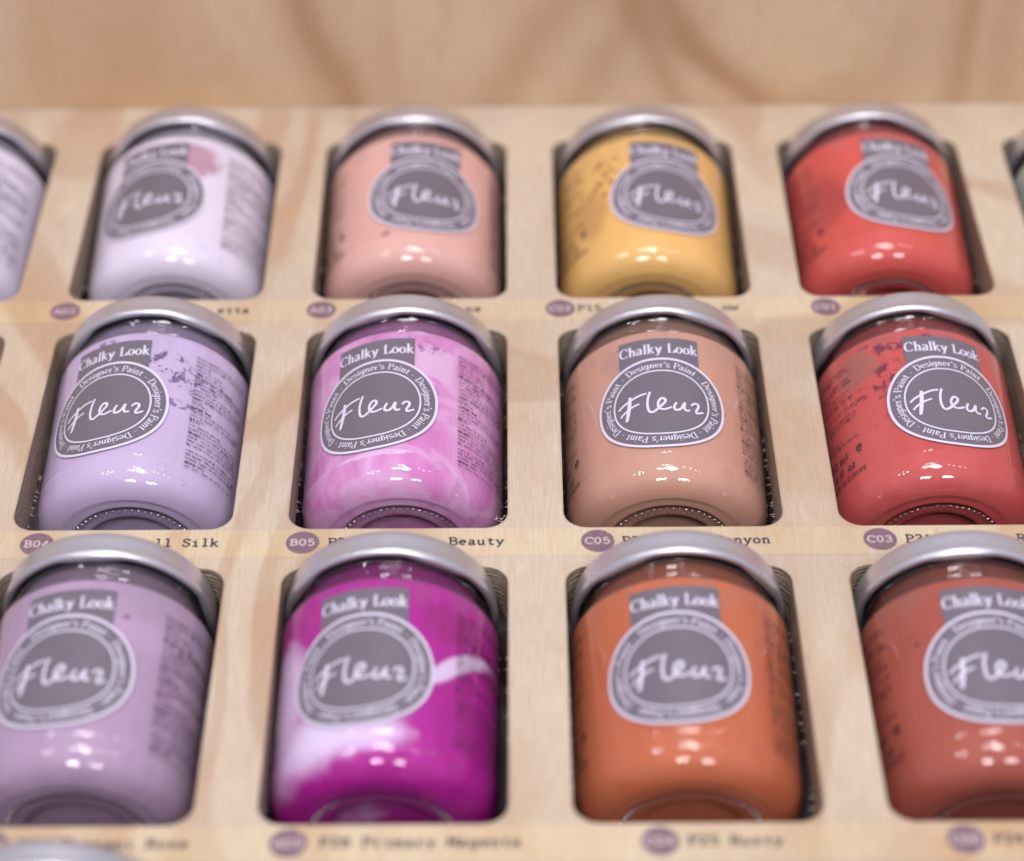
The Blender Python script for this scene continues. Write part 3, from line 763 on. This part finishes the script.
def on_jar(off):
    rr = JR + off
    return lambda u, v, h: ((rr + h) * math.sin(u / JR) * MM, -(rr + h) * math.cos(u / JR) * MM, (v - 0.2) * MM)

# badge outline: rounded triangle, widest low down
def sup(t, e=2.12):
    return (abs(math.sin(t)) ** (2 / e), (0.5 + 0.5 * math.copysign(abs(math.cos(t)) ** (2 / e), math.cos(t))))
half = [sup(PI * i / 16) for i in range(17)]
bw, bh, bz = 20.4, 37.9, 14.0
hp = catmull(half, 4)
outline = [(x * bw, bz + y * bh) for x, y in hp] + [(-x * bw, bz + y * bh) for x, y in hp[-2:0:-1]]
BCU, BCV = 0.0, bz + bh * 0.47
def inset(d):
    n = len(outline)
    r = []
    for i in range(n):
        a, c = outline[i - 1], outline[(i + 1) % n]
        dx, dy = c[0] - a[0], c[1] - a[1]
        L = math.hypot(dx, dy) or 1
        r.append((outline[i][0] + dy / L * d, outline[i][1] - dx / L * d))
    return r
# outline runs clockwise (top -> right -> bottom), inward normal = (dy, -dx) rotated: checked by sign below
_t = inset(1.0)
SG = 1.0 if abs(_t[len(_t) // 4][0]) < abs(outline[len(outline) // 4][0]) else -1.0
def ins(d):
    return inset(d * SG)

F = Flat()
prev = outline
for q in range(1, 7):
    s = 1 - q / 6
    cur = [(BCU + (x - BCU) * s, BCV + (y - BCV) * s) for x, y in outline]
    F.band(prev, cur)
    prev = cur
tabw = 12.6
for i in range(12):                              # tab above the badge
    u0, u1 = -tabw + 2 * tabw * i / 12, -tabw + 2 * tabw * (i + 1) / 12
    s = len(F.v)
    F.v += [(u0, 45.0), (u1, 44.6), (u1, 60.6), (u0, 60.6)]
    F.ids.append((s, s + 4, -0.03))
    F.f.append((s, s + 1, s + 2, s + 3))
me_label = F.build('label', on_jar(0.06))
F = Flat()
F.band(ins(0.0), ins(0.9))
F.band(ins(5.3), ins(5.85))
me_border = F.build('label_border', on_jar(0.13))

# ring lettering
path = ins(4.25)
cum = [0.0]
for i in range(len(path)):
    a, c = path[i], path[(i + 1) % len(path)]
    cum.append(cum[-1] + math.hypot(c[0] - a[0], c[1] - a[1]))
PLN = cum[-1]
def on_path(s):
    s = s % PLN
    for i in range(len(path)):
        if cum[i + 1] >= s:
            t = (s - cum[i]) / (cum[i + 1] - cum[i] or 1)
            a, c = path[i], path[(i + 1) % len(path)]
            # smoothed direction
            p0, p1 = path[i - 2], path[(i + 3) % len(path)]
            L = math.hypot(p1[0] - p0[0], p1[1] - p0[1])
            return (a[0] + (c[0] - a[0]) * t, a[1] + (c[1] - a[1]) * t), ((p1[0] - p0[0]) / L, (p1[1] - p0[1]) / L)
    return path[0], (1, 0)
phrase = "Designer's Paint - "
em = 3.35
sq = (PLN / 4) / (text_len(phrase) * em)
F = Flat()
for r_ in range(4):
    start = PLN * (r_ / 4) - PLN * 0.105
    def pl(x, y, start=start):
        (ax, ay), (tx, ty) = on_path(start + x)
        return (ax - ty * y, ay + tx * y)
    F.text(phrase, em, pl, 'serif', squeeze=sq)
# headline on the tab
em2 = 5.5
tl = text_len('Chalky Look', 0.83) * em2
F.text('Chalky Look', em2, lambda x, y: (x - tl / 2, 54.0 + y), 'serif', squeeze=0.83)
# handwritten name across the middle
def hx(p):
    return ((p[0] - 462) * 0.0485, 32.0 + (-(p[1] - 492) - 0.05 * (p[0] - 462)) * 0.059)
script = [
    ([(186, 503), (215, 478), (262, 452), (320, 426), (374, 413)], 9, 13), ([(266, 424), (262, 470), (252, 530), (238, 594)], 10, 20), ([(198, 556), (226, 530), (275, 500), (324, 482)], 9, 12),
    ([(396, 404), (381, 448), (376, 500), (384, 540), (402, 551), (424, 541), (456, 512), (486, 480), (488, 460), (470, 452), (450, 470), (442, 500), (454, 526), (484, 531), (528, 514)], 10, 14),
    ([(560, 478), (545, 503), (545, 527), (564, 532), (590, 514), (612, 474), (606, 505), (616, 529), (642, 523)], 10, 14),
    ([(652, 488), (674, 468), (696, 470), (698, 490), (682, 520), (688, 535), (730, 517)], 10, 13),
]
for pts, w0, w1 in script:
    p = catmull([hx(q) for q in pts], 6)
    n_ = len(p)
    def wf(i, dx, dy, n_=n_, w0=w0, w1=w1):
        t = i / (n_ - 1)
        return (w0 + (w1 - w0) * (math.sin(PI * min(1, max(0, 0.08 + 0.84 * t))) ** 0.6)) * 0.062
    F.ribbon(p, wf)
me_letter = F.build('label_lettering', on_jar(0.14))

# fine print at both sides: lines of tiny print running round the jar
rp = random.Random(11)
F = Flat()
def fine_block(u0, u1, v0, v1, step, skew):
    v = v1
    while v > v0:
        u = u0 + (rp.random() * 1.2 if skew else 0)
        while u < u1 - 0.6:
            bold = rp.random() < 0.18
            for _ in range(rp.randint(2, 8)):
                if u > u1:
                    break
                hgt = rp.choice((.62, .62, .62, .95, .9))
                low = -0.25 if rp.random() < 0.12 else 0
                w = 0.21 if bold else 0.12
                F.ribbon([(u, v + low), (u + rp.uniform(-.03, .03), v + hgt)], w)
                if rp.random() < 0.75:
                    yy = v + rp.choice((.05, .32, .6))
                    F.ribbon([(u, yy), (u + .3, yy)], .12)
                if rp.random() < 0.5:
                    F.ribbon([(u + .32, v), (u + .32, v + .6)], w)
                u += 0.55
            u += 0.55
            if rp.random() < 0.10:
                u = u1
        v -= step
v_ = 57.0
for nl in (5, 6, 4, 7, 5):                       # paragraphs
    fine_block(27.5, 48, v_ - nl * 1.62, v_, 1.62, False)
    v_ -= nl * 1.62 + 0.9
fine_block(-50, -31.5, 42, 57, 1.62, True)
fine_block(-50, -31.5, 27, 40.5, 1.62, True)
for s, uu, vv, em_ in (('130 ml', -48.5, 21.2, 4.4), ('4.4 fl. oz', -47.5, 16.4, 4.0), ('MADE IN EUROPE', -48, 12.8, 2.5)):
    F.text(s, em_, lambda x, y: (uu + x, vv + y), 'sans', squeeze=0.9)
F.text('e', 5.6, lambda x, y: (-33.2 + x, 21.2 + y), 'sans')
me_fine = F.build('fine_print', on_jar(0.08))

# ------------------------------------------------------------------ the jars
LIDM = [M_lid]
PAINTS = {
 'white_lilac': ((226, 218, 238), [(20, 40, 12, 12, (168, 158, 180), .6, .8, 1.2)]),
 'white': ((232, 222, 240), [(13, 52, 10, 11, (186, 140, 158), .9, .5, 1.0), (9, 38, 3, 2.5, (200, 110, 140), .8, .6, 1.0)]),
 'salmon': ((228, 178, 166), [(-13, 14, 2, 2, (150, 100, 104), .6, .6, 2)]),
 'ochre': ((236, 188, 112), [(-20, 52, 4.5, 3.5, (146, 92, 62), .9, .5, 2.6), (-19, 42, 5, 6, (160, 104, 62), .75, .3, 3.2), (-24, 30, 5, 16, (176, 126, 78), .5, .9, 1)]),
 'coral': ((214, 90, 82), [(-24, 36, 7, 18, (150, 62, 66), .55, .9, 1.4)]),
 'sage': ((196, 204, 192), [(-16, 52, 10, 7, (84, 92, 82), .85, .7, 1.4)]),
 'lavender': ((204, 184, 219), [(17, 54, 5, 6, (92, 68, 116), .9, .3, 3.5), (22, 47, 4, 6, (98, 72, 120), .85, .3, 3.5), (20, 36, 6, 1.6, (120, 90, 140), .8, .5, 2.6), (-2, 61, 7, 1.6, (110, 84, 134), .8, .5, 2.6)]),
 'pink': ((212, 128, 192), [(17, 52, 7, 8, (222, 180, 216), .9, .5, 2.2), (13, 41, 8, 5, (218, 170, 218), .85, .4, 2.6), (-18, 46, 6, 8, (226, 170, 210), .8, .4, 3), (2, 12.5, 15, 1.2, (232, 196, 232), .75, .7, 1.5), (-18, 24, 7, 3, (224, 176, 220), .6, .6, 2.5), (15, 58, 5, 3.5, (110, 60, 110), .7, .5, 3)]),
 'tan': ((203, 153, 132), [(-14, 54, 6, 7, (176, 140, 136), .6, .8, 1), (18.5, 33, 2, 1.6, (96, 60, 66), .85, .5, 3)]),
 'red': ((203, 85, 83), [(-19, 46, 6, 7, (112, 50, 66), .95, .25, 3.4), (-14, 39, 7, 5, (120, 52, 66), .9, .3, 3.6), (-17, 59, 10, 3, (110, 52, 66), .9, .4, 3), (-12, 30, 11, 3, (140, 56, 66), .85, .4, 3), (-24, 54, 5, 8, (150, 110, 100), .6, .7, 1.4)]),
 'mauve': ((177, 150, 178), [(15, 53, 1.5, 1.2, (96, 66, 96), .8, .5, 3), (18, 48, 8, 8, (196, 166, 200), .5, .8, 1.5)]),
 'magenta': ((172, 22, 140), [(-8, 15.0, 25, 12.0, (232, 214, 246), .97, .95, .6, 10), (-24, 34, 9.5, 22, (226, 200, 236), .95, .8, .9), (4, 12, 13, 6.5, (226, 200, 240), .85, .95, .6),
                               (21, 52, 9, 9, (150, 30, 110), .6, .8, 1.5), (22.5, 37, 15, 2.6, (228, 206, 238), .92, .7, .6, 52)]),
 'terracotta': ((197, 106, 70), [(24, 30, 5, 30, (186, 100, 72), .4, .9, .6)]),
 'brick': ((170, 86, 70), [(-20, 47, 2.6, 2, (84, 40, 48), .85, .4, 3), (-15, 40, 3, 2, (84, 40, 48), .85, .4, 3.5), (22, 56, 4, 2, (90, 44, 50), .7, .4, 3)]),
 'cream': ((214, 196, 178), []),
}
PEXTRA = {'pink': dict(streak=0.4, streak_col=(234, 196, 230), vein=0.38), 'magenta': dict(streak=0.3, streak_col=(200, 60, 176)), 'mauve': dict(streak=0.4, streak_col=(196, 172, 200)),
          'terracotta': dict(streak=0.35, streak_col=(206, 124, 88)), 'tan': dict(streak=0.3), 'red': dict(streak=0.3, streak_col=(214, 112, 106))}
MATS = {kname: paint_mat('paint_' + kname, c, pt, **PEXTRA.get(kname, {})) for kname, (c, pt) in PAINTS.items()}

rj = random.Random(5)
def jar(label, col, row, paint, roll=0.0, dx=0.0, dl=0.0, yaw=0.0, lid_turn=0.0):
    root = bpy.data.objects.new('paint_jar', None)
    C.objects.link(root)
    root['label'] = label
    root['category'] = 'paint jar'
    root['group'] = 'paint jars in the display board'
    base = Vector((COLX[col] + dx, ROWY[row] + GAPF, ZC)) + AX * (dl + rj.uniform(-0.6, 0.6))
    root.matrix_world = (Matrix.Translation(base * MM) @ Matrix.Rotation(R(yaw + rj.uniform(-0.5, 0.5)), 4, 'Z')
                         @ Matrix.Rotation(-(PI / 2 - PHI), 4, 'X') @ Matrix.Rotation(R(roll), 4, 'Z'))
    g = obj('glass', me_glass, M_glass, root)
    obj('knurled_ring', me_knurl, M_bead, g)
    obj('embossed_mark', me_emboss, M_glass, g)
    pm = me_paint.copy()
    pm.materials.append(MATS[paint])
    obj('paint_fill', pm, None, root)
    li = obj('lid', me_lid, M_lid, root)
    li.rotation_euler = (0, 0, R(lid_turn))
    lb = obj('label', me_label, M_label, root)
    obj('label_border', me_border, M_label_white, lb)
    obj('label_lettering', me_letter, M_label_white, lb)
    obj('fine_print', me_fine, M_small, root)
    return root

jar('milky lilac-white paint jar cut off by the left edge in the back row', 0, 0, 'white_lilac', -28, lid_turn=20)
jar('white paint jar with a pink stain beside its label, in the back row', 1, 0, 'white', -17, lid_turn=65)
jar('salmon pink paint jar in the back row between the white and ochre jars', 2, 0, 'salmon', 9, lid_turn=10)
jar('ochre yellow paint jar with brown flecks, in the back row', 3, 0, 'ochre', 12, lid_turn=80)
jar('bright coral red paint jar in the back row beside the ochre jar', 4, 0, 'coral', 12, lid_turn=40)
jar('pale sage paint jar barely showing at the right edge of the back row', 5, 0, 'sage', 5, lid_turn=5)
jar('clean lavender paint jar with dark specks, leftmost jar of the middle row', 1, 1, 'lavender', -18, lid_turn=70)
jar('orchid pink paint jar with pale swirls, in the middle row above the badge B05', 2, 1, 'pink', -16, lid_turn=15)
jar('tan nude paint jar in the middle row above the badge C05', 3, 1, 'tan', -4, lid_turn=50)
jar('red paint jar with dark dried patches, in the middle row above the badge C03', 4, 1, 'red', 11, lid_turn=33)
jar('dusty mauve paint jar at the left of the front row', 1, 2, 'mauve', -9, dx=-1.5, lid_turn=25)
jar('magenta paint jar with a white cloud under its label, in the front row', 2, 2, 'magenta', -11, dx=-1.5, lid_turn=60)
jar('terracotta orange paint jar in the front row above the name Rusty', 3, 2, 'terracotta', -6, dx=-0.5, lid_turn=80)
jar('brick red-brown paint jar cut off by the right edge in the front row', 4, 2, 'brick', 2, lid_turn=12)
jar('jar of which only the silver lid edge shows at the bottom left corner', 1, 3, 'cream', 0, dl=2.0, lid_turn=45)
